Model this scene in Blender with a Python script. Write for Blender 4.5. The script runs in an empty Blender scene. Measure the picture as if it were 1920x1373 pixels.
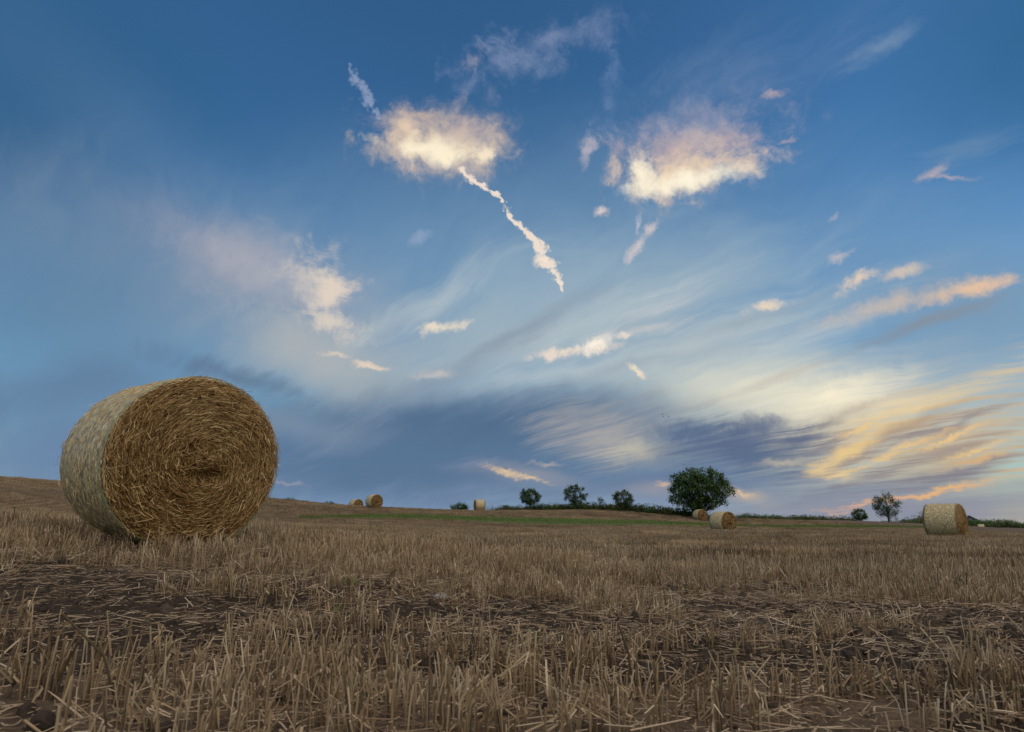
import bpy, math, random
import numpy as np
from mathutils import Vector, Matrix, Euler

# ------------------------------------------------------------------ camera
SC = bpy.context.scene
COL = SC.collection
FPX, HROW, CX, CY = 1205.0, 970.0, 960.0, 658.5        # lens in photo pixels, horizon row, optical centre
PITCH = math.atan((HROW - CY) / FPX)
cam_d = bpy.data.cameras.new('camera')
cam_d.sensor_width = 36.0
cam_d.lens = FPX / 1920.0 * 36.0
cam_d.shift_y = -(1373 / 2 - CY) / 1920.0
cam_d.clip_start, cam_d.clip_end = 0.05, 6000.0
cam_d.dof.use_dof = True
cam_d.dof.focus_distance = 6.0
cam_d.dof.aperture_fstop = 7.0
cam = bpy.data.objects.new('camera', cam_d)
COL.objects.link(cam)
cam.rotation_euler = (math.pi / 2 + PITCH, 0, 0)
SC.camera = cam
CAM_R = cam.rotation_euler.to_matrix()

def ray(px, row):
    """photo pixel -> world vector whose depth along the optical axis is 1 (camera stands at the origin)"""
    return CAM_R @ Vector(((px - CX) / FPX, (CY - row) / FPX, -1.0))

# ------------------------------------------------------------------ world: Nishita air with a layer of evening cloud
SUN_AZ, SUN_EL = math.radians(88), math.radians(7)
world = bpy.data.worlds.new('World')
SC.world = world
world.use_nodes = True
NT = world.node_tree
NT.nodes.clear()

def lin(c):
    return tuple((v / 255 / 12.92) if v / 255 <= .04045 else ((v / 255 + .055) / 1.055) ** 2.4 for v in c)

class Field:
    """a socket with arithmetic"""
    def __init__(s, sock, nt): s.s, s.nt = sock, nt
    def _m(s, op, b=None, c=None, clamp=False):
        n = s.nt.nodes.new('ShaderNodeMath'); n.operation = op; n.use_clamp = clamp
        for i, v in enumerate((s, b, c)):
            if v is None: continue
            if isinstance(v, Field): s.nt.links.new(v.s, n.inputs[i])
            else: n.inputs[i].default_value = v
        return Field(n.outputs[0], s.nt)
    def __add__(s, o): return s._m('ADD', o)
    def __sub__(s, o): return s._m('SUBTRACT', o)
    def __mul__(s, o): return s._m('MULTIPLY', o)
    def __truediv__(s, o): return s._m('DIVIDE', o)
    __radd__, __rmul__ = __add__, __mul__
    def __rsub__(s, o): return (s * -1.0) + o
    def abs(s): return s._m('ABSOLUTE')
    def max(s, o): return s._m('MAXIMUM', o)
    def min(s, o): return s._m('MINIMUM', o)
    def step(s, lo, hi, a=0., b=1.):
        n = s.nt.nodes.new('ShaderNodeMapRange'); n.interpolation_type = 'SMOOTHSTEP'
        s.nt.links.new(s.s, n.inputs[0])
        for i, v in enumerate((lo, hi, a, b)): n.inputs[i + 1].default_value = v
        return Field(n.outputs[0], s.nt)

def node(nt, kind, **kw):
    n = nt.nodes.new(kind)
    for k, v in kw.items(): setattr(n, k, v)
    return n
def vmath(nt, op, a, b=None, scale=None):
    n = node(nt, 'ShaderNodeVectorMath', operation=op)
    for i, v in enumerate((a, b)):
        if v is None: continue
        if isinstance(v, Field): nt.links.new(v.s, n.inputs[i])
        else: n.inputs[i].default_value = v
    if scale is not None: n.inputs['Scale'].default_value = scale
    return Field(n.outputs['Value' if op in ('LENGTH', 'DOT_PRODUCT', 'DISTANCE') else 'Vector'], nt)
def mapping(nt, v, loc, rot, scale, kind='TEXTURE'):
    n = node(nt, 'ShaderNodeMapping', vector_type=kind)
    nt.links.new(v.s, n.inputs[0])
    n.inputs[1].default_value, n.inputs[2].default_value, n.inputs[3].default_value = loc, rot, scale
    return Field(n.outputs[0], nt)
def noise(nt, v, scale, detail=4., rough=.55, dist=0., color=False):
    n = node(nt, 'ShaderNodeTexNoise')
    if v is not None: nt.links.new(v.s, n.inputs['Vector'])
    n.inputs['Scale'].default_value, n.inputs['Detail'].default_value = scale, detail
    n.inputs['Roughness'].default_value, n.inputs['Distortion'].default_value = rough, dist
    return Field(n.outputs['Color' if color else 'Fac'], nt)
def xyz(nt, v):
    n = node(nt, 'ShaderNodeSeparateXYZ'); nt.links.new(v.s, n.inputs[0])
    return [Field(o, nt) for o in n.outputs]
def vec(nt, x, y, z):
    n = node(nt, 'ShaderNodeCombineXYZ')
    for i, v in enumerate((x, y, z)):
        if isinstance(v, Field): nt.links.new(v.s, n.inputs[i])
        else: n.inputs[i].default_value = v
    return Field(n.outputs[0], nt)
def mixc(nt, fac, a, b):
    n = node(nt, 'ShaderNodeMix', data_type='RGBA')
    for i, v in ((0, fac), (6, a), (7, b)):
        if isinstance(v, Field): nt.links.new(v.s, n.inputs[i])
        elif i == 0: n.inputs[0].default_value = v
        else: n.inputs[i].default_value = (*v, 1.)
    return Field(n.outputs[2], nt)

SC.cycles.adaptive_threshold, SC.cycles.adaptive_min_samples = .02, 12
SKY_STRENGTH = 0.1
D = vmath(NT, 'NORMALIZE', Field(node(NT, 'ShaderNodeTexCoord').outputs['Generated'], NT))
sky = node(NT, 'ShaderNodeTexSky', sky_type='NISHITA', sun_disc=False)
sky.sun_elevation, sky.sun_rotation = SUN_EL, SUN_AZ
sky.altitude, sky.air_density, sky.dust_density, sky.ozone_density = 100., 1., 1., 3.
air = Field(sky.outputs[0], NT)
sky.air_density, sky.dust_density, sky.ozone_density = 1.1, 0.25, 4.
hs = node(NT, 'ShaderNodeHueSaturation')
hs.inputs['Saturation'].default_value, hs.inputs['Value'].default_value = 1.06, 2.0
hs.inputs["Hue"].default_value = .501
NT.links.new(air.s, hs.inputs['Color'])
air = Field(hs.outputs[0], NT)

# shared turbulence: soft warp, fine warp, cauliflower, and streaks lying in a flat cloud deck (they fan out towards the horizon)
W1 = vmath(NT, 'SUBTRACT', noise(NT, D, 7., 3., .5, color=True), (.5, .5, .5))
W2 = vmath(NT, 'SUBTRACT', noise(NT, D, 34., 4., .62, color=True), (.5, .5, .5))
W3 = vmath(NT, 'SUBTRACT', noise(NT, D, 120., 2., .6, color=True), (.5, .5, .5))
def warped(a, b, c=0.):
    v = vmath(NT, 'ADD', D, vmath(NT, 'ADD', vmath(NT, 'SCALE', W1, scale=a), vmath(NT, 'SCALE', W2, scale=b)))
    return vmath(NT, 'ADD', v, vmath(NT, 'SCALE', W3, scale=c)) if c else v
D_soft, D_rag, D_fine = warped(.05, .012), warped(.022, .026, .005), warped(.008, .018, .011)
dx, dy, dz = xyz(NT, D)
deck = vec(NT, dx / (dz.max(-.05) + .20), dy / (dz.max(-.05) + .20), 0.)
fan = math.atan2(ray(-100, HROW).x, ray(-100, HROW).y)
wb = vmath(NT, 'ADD', deck, vmath(NT, 'SCALE', W1, scale=.35))
S1 = noise(NT, mapping(NT, wb, (0, 0, 0), (0, 0, -fan), (1 / 2.1, 1 / .42, 1.)), 2.2, 7., .6)
S2 = noise(NT, mapping(NT, vmath(NT, 'ADD', deck, vmath(NT, 'SCALE', W1, scale=.2)), (4, 2, 0), (0, 0, -fan), (1 / 5.5, 1 / .8, 1.)), 3., 6., .62)
PUFF = noise(NT, D, 26., 5., .62, dist=.25)
WISP = noise(NT, warped(.09, .02), 20., 5., .68)
NZ = {k: (v - .5) * 2.0 for k, v in (('puff', PUFF), ('deck', S1), ('fine', S2), ('wisp', WISP))}
NZ['bead'] = (noise(NT, D, 75., 3., .6) - .5) * 2.4
NZ['none'] = None
WARP = {'soft': D_soft, 'rag': D_rag, 'fine': D_fine}

def local(v, x, y, w, h, ang):
    """shape coordinates of one cloud: 1 = w, h photo pixels out along its (turned) axes"""
    a = math.radians(ang)
    c = ray(x, y).normalized()
    e1 = (ray(x + w * math.cos(a), y - w * math.sin(a)).normalized() - c)
    e2 = (ray(x - h * math.sin(a), y - h * math.cos(a)).normalized() - c)
    e1 -= c * e1.dot(c); s1 = e1.length; e1.normalize()
    e2 -= c * e2.dot(c); e2 -= e1 * e2.dot(e1); s2 = e2.length; e2.normalize()
    # adding a vanishing share of the colour so far keeps the node compiler working cloud by cloud (its stack is small)
    n = node(NT, 'ShaderNodeVectorMath', operation='MULTIPLY_ADD')
    NT.links.new(air.s, n.inputs[0]); n.inputs[1].default_value = (1e-9,) * 3; NT.links.new(v.s, n.inputs[2])
    v = Field(n.outputs[0], NT)
    return (vmath(NT, 'DOT_PRODUCT', v, e1 / s1), vmath(NT, 'DOT_PRODUCT', v, e2 / s2), c.dot(e1) / s1, c.dot(e2) / s2)

def cloud(x, y, w, h, ang, col, op, nz='deck', k=.8, lo=0., hi=.7, warp='rag'):
    global air
    k, lo, hi = k * .75, lo - .08, hi + (.4 if warp == 'soft' else .5)
    if warp == 'soft': w, h = w * 1.18, h * 1.18
    lx, ly, ox, oy = local(WARP[warp], x, y, w, h, ang)
    r = vmath(NT, 'DISTANCE', vec(NT, lx, ly, 0.), (ox, oy, 0.))
    if NZ[nz] is None: a = r.step(1. - lo, 1. - hi, 0., op)
    else: a = r._m('MULTIPLY_ADD', -1. / k, NZ[nz]).step((lo - 1.) / k, (hi - 1.) / k, 0., op)
    air = mixc(NT, a, air, tuple(v / SKY_STRENGTH for v in lin(col)))

# --- broad veils
cloud(-60, 160, 620, 640, 0, (46, 90, 128), .8, 'none', 0, 0, .6, 'soft')
cloud(2010, 60, 520, 460, 0, (44, 94, 136), .75, 'none', 0, 0, .6, 'soft')
cloud(960, 975, 4000, 210, 0, (126, 146, 178), 1., 'none', 0, .1, .5, 'soft')
cloud(1010, 560, 1200, 330, 0, (150, 184, 206), .62, 'deck', .3, 0, .9, 'soft')
cloud(960, 930, 2600, 380, 0, (142, 168, 188), .75, 'deck', .25, 0, .9, 'soft')
cloud(500, 560, 560, 170, -20, (150, 160, 176), .62, 'deck', .7, 0, .8, 'soft')
cloud(330, 330, 520, 120, -38, (110, 142, 178), .3, 'deck', .6, 0, 1., 'soft')
cloud(100, 590, 560, 300, 0, (98, 128, 154), .82, 'none', 0, 0, 1., 'soft')
cloud(420, 470, 200, 75, -30, (172, 166, 176), .55, 'deck', .8, 0, .8, 'soft')
cloud(1040, 630, 600, 190, 14, (176, 192, 197), .85, 'deck', .6, 0, .8, 'soft')
cloud(1330, 660, 420, 110, 14, (190, 198, 194), .6, 'deck', .8, 0, .8, 'soft')
cloud(620, 690, 240, 90, -20, (178, 183, 182), .8, 'deck', .5, 0, .7, 'soft')
cloud(960, 660, 2400, 420, 0, (128, 150, 172), .22, 'none', 0, 0, .6, 'soft')
cloud(1860, 590, 480, 220, 0, (126, 152, 174), .75, 'none', 0, 0, .7, 'soft')
# --- glow round the hidden sun
cloud(1560, 815, 520, 150, 8, (222, 204, 168), .92, 'deck', .55, 0, .8, 'soft')
cloud(1410, 735, 280, 90, 8, (230, 226, 204), .9, 'deck', .6, 0, .8, 'soft')
cloud(1800, 830, 330, 110, 14, (208, 178, 136), .75, 'fine', 1.7, 0, .7, 'soft')
cloud(1760, 845, 200, 18, 16, (146, 134, 134), .65, 'fine', 1.6, 0, .7, 'soft')
cloud(1650, 815, 160, 16, 22, (236, 202, 146), .7, 'fine', 1.8, 0, .7, 'soft')
cloud(1700, 770, 260, 26, 20, (236, 210, 160), .6, 'fine', 1.2, 0, .7, 'soft')
cloud(1640, 760, 150, 12, 18, (172, 152, 138), .55, 'fine', 1.2, 0, .7, 'soft')
cloud(1560, 790, 110, 10, 20, (150, 134, 128), .6, 'fine', 1.2, 0, .7, 'soft')
cloud(1470, 705, 120, 12, 22, (186, 178, 170), .5, 'fine', 1.2, 0, .7, 'soft')
cloud(1560, 748, 230, 60, 10, (255, 243, 212), .97, 'fine', .55, 0, .8, 'rag')
for q in ((1150, 590, 260, 40, 22), (950, 640, 240, 34, 24), (1300, 640, 300, 36, 20), (1480, 640, 260, 30, 20), (820, 560, 220, 40, 30), (1050, 705, 260, 26, 10)):
    cloud(*q, (194, 203, 204), .55, 'fine', 1.0, 0, .9, 'soft')
for q in ((1000, 600, 240, 18, 30), (1180, 690, 200, 16, 14), (1400, 600, 220, 14, 18)):
    cloud(*q, (140, 156, 170), .5, 'fine', 1.1, 0, .9, 'soft')
# --- blue-grey bank low over the field
cloud(760, 850, 900, 125, 0, (86, 114, 146), .95, 'deck', .45, 0, .35, 'soft')
cloud(120, 730, 330, 80, 8, (96, 122, 154), .75, 'deck', .6, 0, .6, 'soft')
cloud(440, 702, 170, 26, -19, (94, 118, 146), .8, 'fine', 1.1, 0, .7, 'soft')
cloud(960, 790, 330, 60, 3, (80, 107, 138), .75, 'deck', .6, 0, .6, 'soft')
cloud(860, 690, 300, 34, 30, (128, 146, 166), .6, 'fine', 1.1, 0, .7, 'soft')
cloud(540, 800, 220, 38, -8, (138, 154, 172), .5, 'deck', .7, 0, .7, 'soft')
cloud(300, 950, 800, 55, 0, (122, 148, 186), .7, 'none', 0, 0, 1., 'soft')
cloud(1250, 930, 700, 60, 0, (126, 140, 166), .6, 'deck', .5, 0, 1., 'soft')
cloud(90, 860, 520, 150, 0, (106, 134, 170), .85, 'none', 0, 0, .7, 'soft')
# --- pale loop, dark heads in front of the glow
cloud(1130, 815, 170, 62, -8, (172, 168, 166), .85, 'fine', 1.0, 0, .7, 'soft')
cloud(1190, 842, 95, 26, 4, (196, 190, 170), .8, 'fine', .8, 0, .7, 'rag')
cloud(1400, 845, 200, 52, -4, (84, 104, 136), .92, 'fine', 1.1, 0, .5, 'soft')
cloud(1290, 812, 110, 30, -6, (86, 106, 138), .8, 'wisp', 1.2, 0, .5, 'rag')
cloud(1400, 803, 84, 26, 8, (84, 102, 134), .8, 'wisp', 1.2, 0, .5, 'rag')
cloud(1500, 818, 90, 26, 12, (92, 104, 132), .85, 'fine', 1.2, 0, .5, 'rag')
cloud(1300, 898, 300, 44, 0, (98, 122, 154), .85, 'deck', .6, 0, .6, 'soft')
cloud(1690, 805, 170, 15, 24, (150, 130, 122), .6, 'fine', 1.0, 0, .6, 'soft')
cloud(1760, 893, 230, 30, 14, (120, 124, 140), .80, 'fine', 1.0, 0, .6, 'soft')
cloud(1560, 925, 200, 22, 6, (118, 130, 152), .7, 'fine', .8, 0, .6, 'soft')
cloud(1660, 960, 520, 52, 3, (138, 143, 160), .97, 'deck', .4, 0, .5, 'soft')
cloud(1590, 850, 100, 24, 26, (240, 206, 140), .85, 'fine', 1.2, 0, .6, 'rag')
cloud(1560, 885, 70, 20, -12, (236, 206, 150), .8, 'fine', 1.2, 0, .5, 'rag')
cloud(1470, 863, 70, 12, 4, (196, 186, 164), .7, 'fine', 1.0, 0, .6, 'rag')
for q in ((1620, 850, 120, 12, 24), (1720, 812, 110, 9, 26), (1800, 790, 120, 12, 22), (1810, 875, 120, 14, 14), (1660, 885, 120, 12, 18), (1540, 830, 70, 9, 20)):
    cloud(*q, (132, 128, 138), .7, 'fine', 2., 0, .8, 'soft')
for q in ((1700, 838, 120, 9, 22), (1780, 822, 90, 7, 24), (1640, 868, 90, 8, 20), (1830, 845, 90, 8, 18), (1620, 800, 70, 7, 24)):
    cloud(*q, (240, 200, 134), .75, 'fine', 2., 0, .7, 'fine')
# --- lit streaks just over the horizon
cloud(1760, 920, 150, 10, 11, (240, 182, 116), .9, 'fine', 1.6, 0, .6, 'rag')
cloud(1850, 855, 130, 12, 14, (226, 184, 128), .7, 'fine', 1.6, 0, .6, 'rag')
cloud(1640, 944, 90, 8, 13, (226, 174, 134), .7, 'fine', 1.6, 0, .6, 'rag')
cloud(1560, 953, 60, 8, -2, (206, 168, 148), .55, 'fine', 1.4, 0, .7, 'rag')
cloud(1395, 924, 70, 16, -8, (210, 184, 156), .6, 'deck', .8, 0, .9, 'soft')
cloud(1385, 921, 40, 6, -10, (238, 202, 150), .6, 'fine', 1.2, 0, .7, 'rag')
cloud(1230, 915, 90, 22, 2, (178, 166, 164), .5, 'deck', .6, 0, 1., 'soft')
cloud(1245, 906, 26, 6, 6, (230, 194, 152), .6, 'fine', 1.2, 0, .7, 'rag')
cloud(985, 892, 120, 22, -7, (172, 162, 162), .6, 'deck', .8, 0, .9, 'soft')
cloud(940, 884, 46, 8, -14, (238, 206, 158), .75, 'fine', 1.4, 0, .8, 'rag')
cloud(990, 898, 50, 7, -12, (238, 206, 158), .7, 'fine', 1.4, 0, .8, 'rag')
cloud(1030, 872, 50, 7, -4, (206, 186, 170), .55, 'fine', 1.4, 0, .8, 'rag')
cloud(890, 872, 70, 12, -2, (140, 146, 168), .5, 'fine', 1.0, 0, .9, 'soft')
cloud(545, 905, 46, 5, -5, (176, 166, 176), .5, 'fine', 1.0, 0, .8, 'rag')
# --- lit edges and small cumulus in the middle of the sky
cloud(520, 520, 190, 80, -25, (176, 176, 184), .65, 'wisp', 1.2, 0, .8, 'soft')
cloud(560, 640, 150, 70, -35, (176, 180, 182), .6, 'wisp', .9, 0, .8, 'soft')
cloud(608, 520, 70, 62, 10, (212, 202, 192), .8, 'wisp', 2.2, 0, .8, 'rag')
cloud(632, 545, 32, 56, 18, (226, 210, 194), .85, 'wisp', 2.4, 0, .7, 'rag')
cloud(628, 605, 90, 32, -22, (220, 208, 194), .85, 'wisp', 2.2, 0, .7, 'rag')
cloud(590, 590, 60, 9, -8, (206, 198, 190), .6, 'fine', 1.6, 0, .8, 'rag')
cloud(690, 688, 46, 8, -10, (236, 214, 190), .85, 'fine', 1.0, 0, .5, 'rag')
cloud(630, 668, 40, 6, -10, (222, 204, 188), .7, 'fine', 1.0, 0, .5, 'rag')
cloud(830, 613, 70, 15, 8, (240, 224, 200), .9, 'wisp', 1.5, .05, .5, 'fine')
cloud(815, 702, 50, 14, 6, (206, 196, 188), .7, 'wisp', 1.3, 0, .6, 'rag')
cloud(1065, 661, 100, 13, 7, (232, 216, 202), .95, 'puff', 1.9, .0, .55, 'fine')
cloud(1118, 643, 46, 17, 28, (255, 242, 224), .97, 'puff', 1.6, .0, .45, 'fine')
cloud(1172, 628, 18, 9, 10, (246, 226, 206), .9, 'puff', 1.4, .0, .5, 'fine')
cloud(1200, 620, 150, 22, 8, (206, 203, 200), .6, 'fine', 1.8, 0, .9, 'rag')
cloud(1195, 697, 26, 7, -38, (240, 222, 196), .9, 'puff', 1., .05, .5, 'fine')
cloud(1230, 580, 110, 34, 20, (196, 200, 204), .55, 'fine', 1.4, 0, .7, 'rag')
cloud(1690, 568, 260, 26, 15, (212, 190, 168), .75, 'wisp', 1.1, 0, .8, 'fine')
cloud(1820, 543, 130, 22, 15, (234, 196, 160), .85, 'wisp', 1.5, 0, .7, 'fine')
cloud(1740, 610, 240, 16, 18, (136, 142, 152), .65, 'fine', .9, 0, .7, 'soft')
cloud(1430, 577, 52, 15, 12, (232, 214, 192), .95, 'puff', 1.5, .1, .5, 'fine')
cloud(1608, 526, 70, 18, 30, (230, 208, 184), .95, 'puff', 1.6, .1, .5, 'fine')
cloud(1685, 512, 50, 18, 15, (216, 198, 180), .8, 'puff', 1.5, .1, .6, 'fine')
cloud(1574, 483, 40, 14, 20, (190, 186, 190), .85, 'wisp', 1.6, .05, .6, 'fine')
# --- the two big lit clouds
cloud(1300, 238, 200, 80, 10, (168, 160, 174), .85, 'wisp', 1.7, .0, .9, 'rag')
cloud(1300, 235, 270, 120, 16, (138, 152, 180), .5, 'wisp', 1.4, .0, 1., 'rag')
cloud(1284, 308, 186, 82, 5, (204, 184, 176), .8, 'wisp', 1.7, .0, .5, 'rag')
cloud(1290, 275, 150, 40, 8, (186, 168, 170), .7, 'puff', 2., .0, .8, 'rag')
cloud(1276, 326, 178, 54, 8, (240, 214, 182), .95, 'wisp', 1.4, .0, .7, 'rag')
cloud(1288, 337, 150, 28, 10, (255, 245, 220), .97, 'puff', 1.3, .0, .5, 'rag')
cloud(1205, 326, 56, 36, -62, (255, 243, 216), .95, 'wisp', 1.3, .0, .5, 'rag')
cloud(832, 273, 164, 86, -4, (196, 180, 172), .7, 'wisp', 1.3, .0, .5, 'rag')
cloud(826, 274, 146, 64, -6, (230, 206, 178), .92, 'wisp', 1.2, .0, .65, 'rag')
cloud(748, 240, 46, 44, -20, (236, 208, 178), .8, 'puff', 1.6, .0, .6, 'rag')
cloud(800, 222, 60, 18, -12, (190, 168, 160), .5, 'wisp', 1.3, .0, .7, 'rag')
cloud(822, 280, 116, 38, -3, (255, 242, 212), .95, 'puff', 2.0, .0, .6, 'rag')
cloud(915, 288, 26, 22, 30, (250, 232, 202), .85, 'puff', 1.8, .0, .6, 'rag')
cloud(850, 250, 110, 30, -8, (190, 170, 166), .7, 'puff', 2.6, .1, .8, 'rag')
cloud(790, 315, 70, 18, -14, (206, 184, 174), .6, 'puff', 2.4, .1, .8, 'rag')
# --- high wisps
cloud(950, 120, 150, 60, 12, (132, 148, 180), .55, 'wisp', 2.2, .1, .9, 'rag')
cloud(890, 118, 40, 24, 30, (170, 164, 178), .6, 'wisp', 2.2, .1, .8, 'rag')
cloud(925, 175, 26, 36, -30, (150, 154, 176), .45, 'wisp', 2.2, .1, .8, 'rag')
cloud(1030, 75, 200, 40, 15, (128, 144, 178), .6, 'wisp', 2., .0, .9, 'rag')
cloud(1100, 290, 16, 48, -12, (190, 182, 192), .8, 'wisp', 2.2, .1, .7, 'rag')
cloud(1145, 190, 26, 100, 4, (110, 136, 178), .6, 'wisp', 2., .1, .9, 'rag')
cloud(1660, 85, 120, 24, 30, (122, 148, 178), .65, 'fine', 1.6, .0, .8, 'rag')
cloud(1380, 130, 330, 80, 22, (106, 134, 172), .5, 'fine', 1.6, .0, .9, 'soft')
cloud(1450, 172, 30, 10, 14, (182, 166, 172), .8, 'wisp', 1.6, .05, .6, 'rag')
cloud(1470, 262, 30, 7, 14, (162, 156, 172), .8, 'wisp', 1.4, .05, .6, 'rag')
cloud(1750, 325, 50, 13, 36, (196, 178, 178), .85, 'wisp', 1.6, .05, .6, 'rag')
cloud(1780, 328, 60, 9, -8, (186, 174, 178), .8, 'wisp', 1.6, .05, .6, 'rag')
cloud(1810, 280, 120, 40, 24, (112, 144, 176), .5, 'fine', 1.5, .0, .9, 'rag')
cloud(1700, 380, 240, 60, 18, (112, 146, 182), .4, 'fine', 1.2, .0, .9, 'soft')
cloud(1126, 396, 20, 14, 10, (224, 208, 200), .9, 'puff', 1.4, .05, .5, 'fine')
cloud(1198, 458, 52, 13, 48, (206, 198, 200), .85, 'wisp', 1.5, .05, .6, 'fine')
cloud(1196, 425, 26, 7, 86, (186, 190, 204), .75, 'wisp', 1.5, .05, .6, 'fine')
cloud(1220, 430, 16, 13, 30, (212, 200, 198), .8, 'wisp', 1.5, .05, .6, 'fine')
cloud(788, 444, 28, 13, 25, (146, 166, 196), .7, 'wisp', 1.5, .05, .7, 'fine')
cloud(1565, 410, 18, 8, 25, (166, 172, 188), .7, 'wisp', 1.5, .05, .7, 'fine')

# --- the vapour trail: beads along a bent line
def trail(pts, widths, col, op, k=1.5, lo=-.15, hi=.85):
    global air
    (x0, y0), (x1, y1) = pts[0], pts[-1]
    L = math.hypot(x1 - x0, y1 - y0); a = math.degrees(math.atan2(-(y1 - y0), x1 - x0))
    lx, ly, ox, oy = local(D_fine, (x0 + x1) / 2, (y0 + y1) / 2, L / 2, L / 2, a)
    lx, ly = lx - ox, ly - oy
    t = lx * .5 + .5
    def curve(vals):
        n = node(NT, 'ShaderNodeFloatCurve')
        c = n.mapping.curves[0]
        while len(c.points) < len(vals): c.points.new(.5, .5)
        for p, (ti, w) in zip(c.points, vals): p.location = (ti, w); p.handle_type = 'AUTO'
        n.mapping.update()
        NT.links.new(t.s, n.inputs['Value'])
        return Field(n.outputs[0], NT)
    bend, wid = [], []
    ca, sa = math.cos(math.radians(a)), math.sin(math.radians(a))
    for (x, y), w in zip(pts, widths):
        du, dv = x - x0, -(y - y0)
        ti = (du * ca + dv * sa) / L
        bend.append((ti, .5 + (-du * sa + dv * ca) / L))
        wid.append((ti, w / L * 4))
    off = (ly * .5 + .5 - curve(bend)).abs() / (curve(wid) * .25 + .0015)
    ends = t.step(-.015, .02) * t.step(1.02, .985)
    near = dz.step(0., .05)
    g = (1.0 - off) + NZ['bead'] * k
    air = mixc(NT, g.step(lo, hi, 0., op) * ends * near, air, tuple(v / SKY_STRENGTH for v in lin(col)))
trail([(868, 318), (890, 342), (918, 358), (943, 374), (953, 398), (972, 425), (998, 445), (1016, 470), (1028, 492), (1042, 515), (1056, 545)],
      [7, 6.5, 5, 5, 7, 6.5, 7.5, 10.5, 12.5, 9, 3], (240, 224, 208), .95)
trail([(655, 118), (672, 155), (690, 180), (700, 205), (712, 225)], [5, 11, 13, 11, 6], (150, 164, 194), .7)
cloud(1012, 488, 22, 16, 10, (246, 228, 208), .9, 'puff', 1.8, .05, .5, 'fine')
bg = node(NT, 'ShaderNodeBackground')
bg.inputs['Strength'].default_value = SKY_STRENGTH
NT.links.new(air.s, bg.inputs['Color'])
NT.links.new(bg.outputs[0], node(NT, 'ShaderNodeOutputWorld').inputs[0])
SC.view_settings.view_transform = 'Standard'
SC.view_settings.look = 'None'
SC.view_settings.exposure = 0.
SC.view_settings.gamma = 1.
SC.view_settings.use_curve_mapping = False

# added fill, away from the glow: wide, soft, slightly warm, from behind the camera
LAMP_AZ, LAMP_EL = math.radians(156), math.radians(58)
fill_lamp_d = bpy.data.lights.new('sun', 'SUN')
fill_lamp_d.energy, fill_lamp_d.angle, fill_lamp_d.color = 2.7, math.radians(110), (1., .86, .70)
sun = bpy.data.objects.new('sun', fill_lamp_d)
COL.objects.link(sun)
sun.rotation_euler = Vector((math.sin(LAMP_AZ) * math.cos(LAMP_EL), math.cos(LAMP_AZ) * math.cos(LAMP_EL), math.sin(LAMP_EL))).to_track_quat('Z', 'Y').to_euler()

# ------------------------------------------------------------------ helpers
RNG = np.random.default_rng(11)
random.seed(5)

def link(name, me, mats=(), parent=None):
    o = bpy.data.objects.new(name, me)
    COL.objects.link(o)
    if parent: o.parent = parent
    for m in mats:
        if m.name not in [q.name for q in me.materials if q]: me.materials.append(m)
    return o
def empty(name, loc, rot=(0, 0, 0)):
    o = bpy.data.objects.new(name, None)
    COL.objects.link(o)
    o.location, o.rotation_euler = loc, rot
    o.empty_display_size = .2
    return o
def tag(o, label=None, cat=None, group=None, kind=None):
    for k, v in (('label', label), ('category', cat), ('group', group), ('kind', kind)):
        if v: o[k] = v
    return o

class MB:
    """collects verts, faces and one tint per vertex"""
    def __init__(s): s.v, s.f, s.t, s.n = [], [], [], 0
    def add(s, V, F, tint=.5):
        V = np.asarray(V, float)
        s.v.append(V)
        s.f += [tuple(i + s.n for i in q) for q in F]
        s.t.append(np.broadcast_to(np.asarray(tint, float), (len(V),)))
        s.n += len(V)
    def mesh(s, name, smooth=False):
        me = bpy.data.meshes.new(name)
        V = np.concatenate(s.v)
        me.from_pydata(V.tolist(), [], s.f)
        a = me.attributes.new('tint', 'FLOAT', 'POINT')
        a.data.foreach_set('value', np.concatenate(s.t).astype(np.float32))
        if smooth: me.polygons.foreach_set('use_smooth', np.ones(len(me.polygons), bool))
        me.update()
        return me

def frame(d):
    d = np.asarray(d, float); d = d / np.linalg.norm(d)
    a = np.cross(d, (0, 0, 1.) if abs(d[2]) < .9 else (1., 0, 0)); a /= np.linalg.norm(a)
    return d, a, np.cross(d, a)
def tube(mb, pts, radii, sides=5, tint=.5, cap=False, flat=1.):
    pts = np.asarray(pts, float); n = len(pts)
    V = []
    for i in range(n):
        d, a, b = frame(pts[min(i + 1, n - 1)] - pts[max(i - 1, 0)])
        for k in range(sides):
            th = 2 * math.pi * k / sides
            V.append(pts[i] + radii[i] * (math.cos(th) * a + math.sin(th) * b * flat))
    F = [(i * sides + k, i * sides + (k + 1) % sides, (i + 1) * sides + (k + 1) % sides, (i + 1) * sides + k)
         for i in range(n - 1) for k in range(sides)]
    if cap: F.append(tuple((n - 1) * sides + k for k in range(sides)))
    t = tint if np.ndim(tint) == 0 else np.repeat(tint, sides)
    mb.add(V, F, t)

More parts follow.
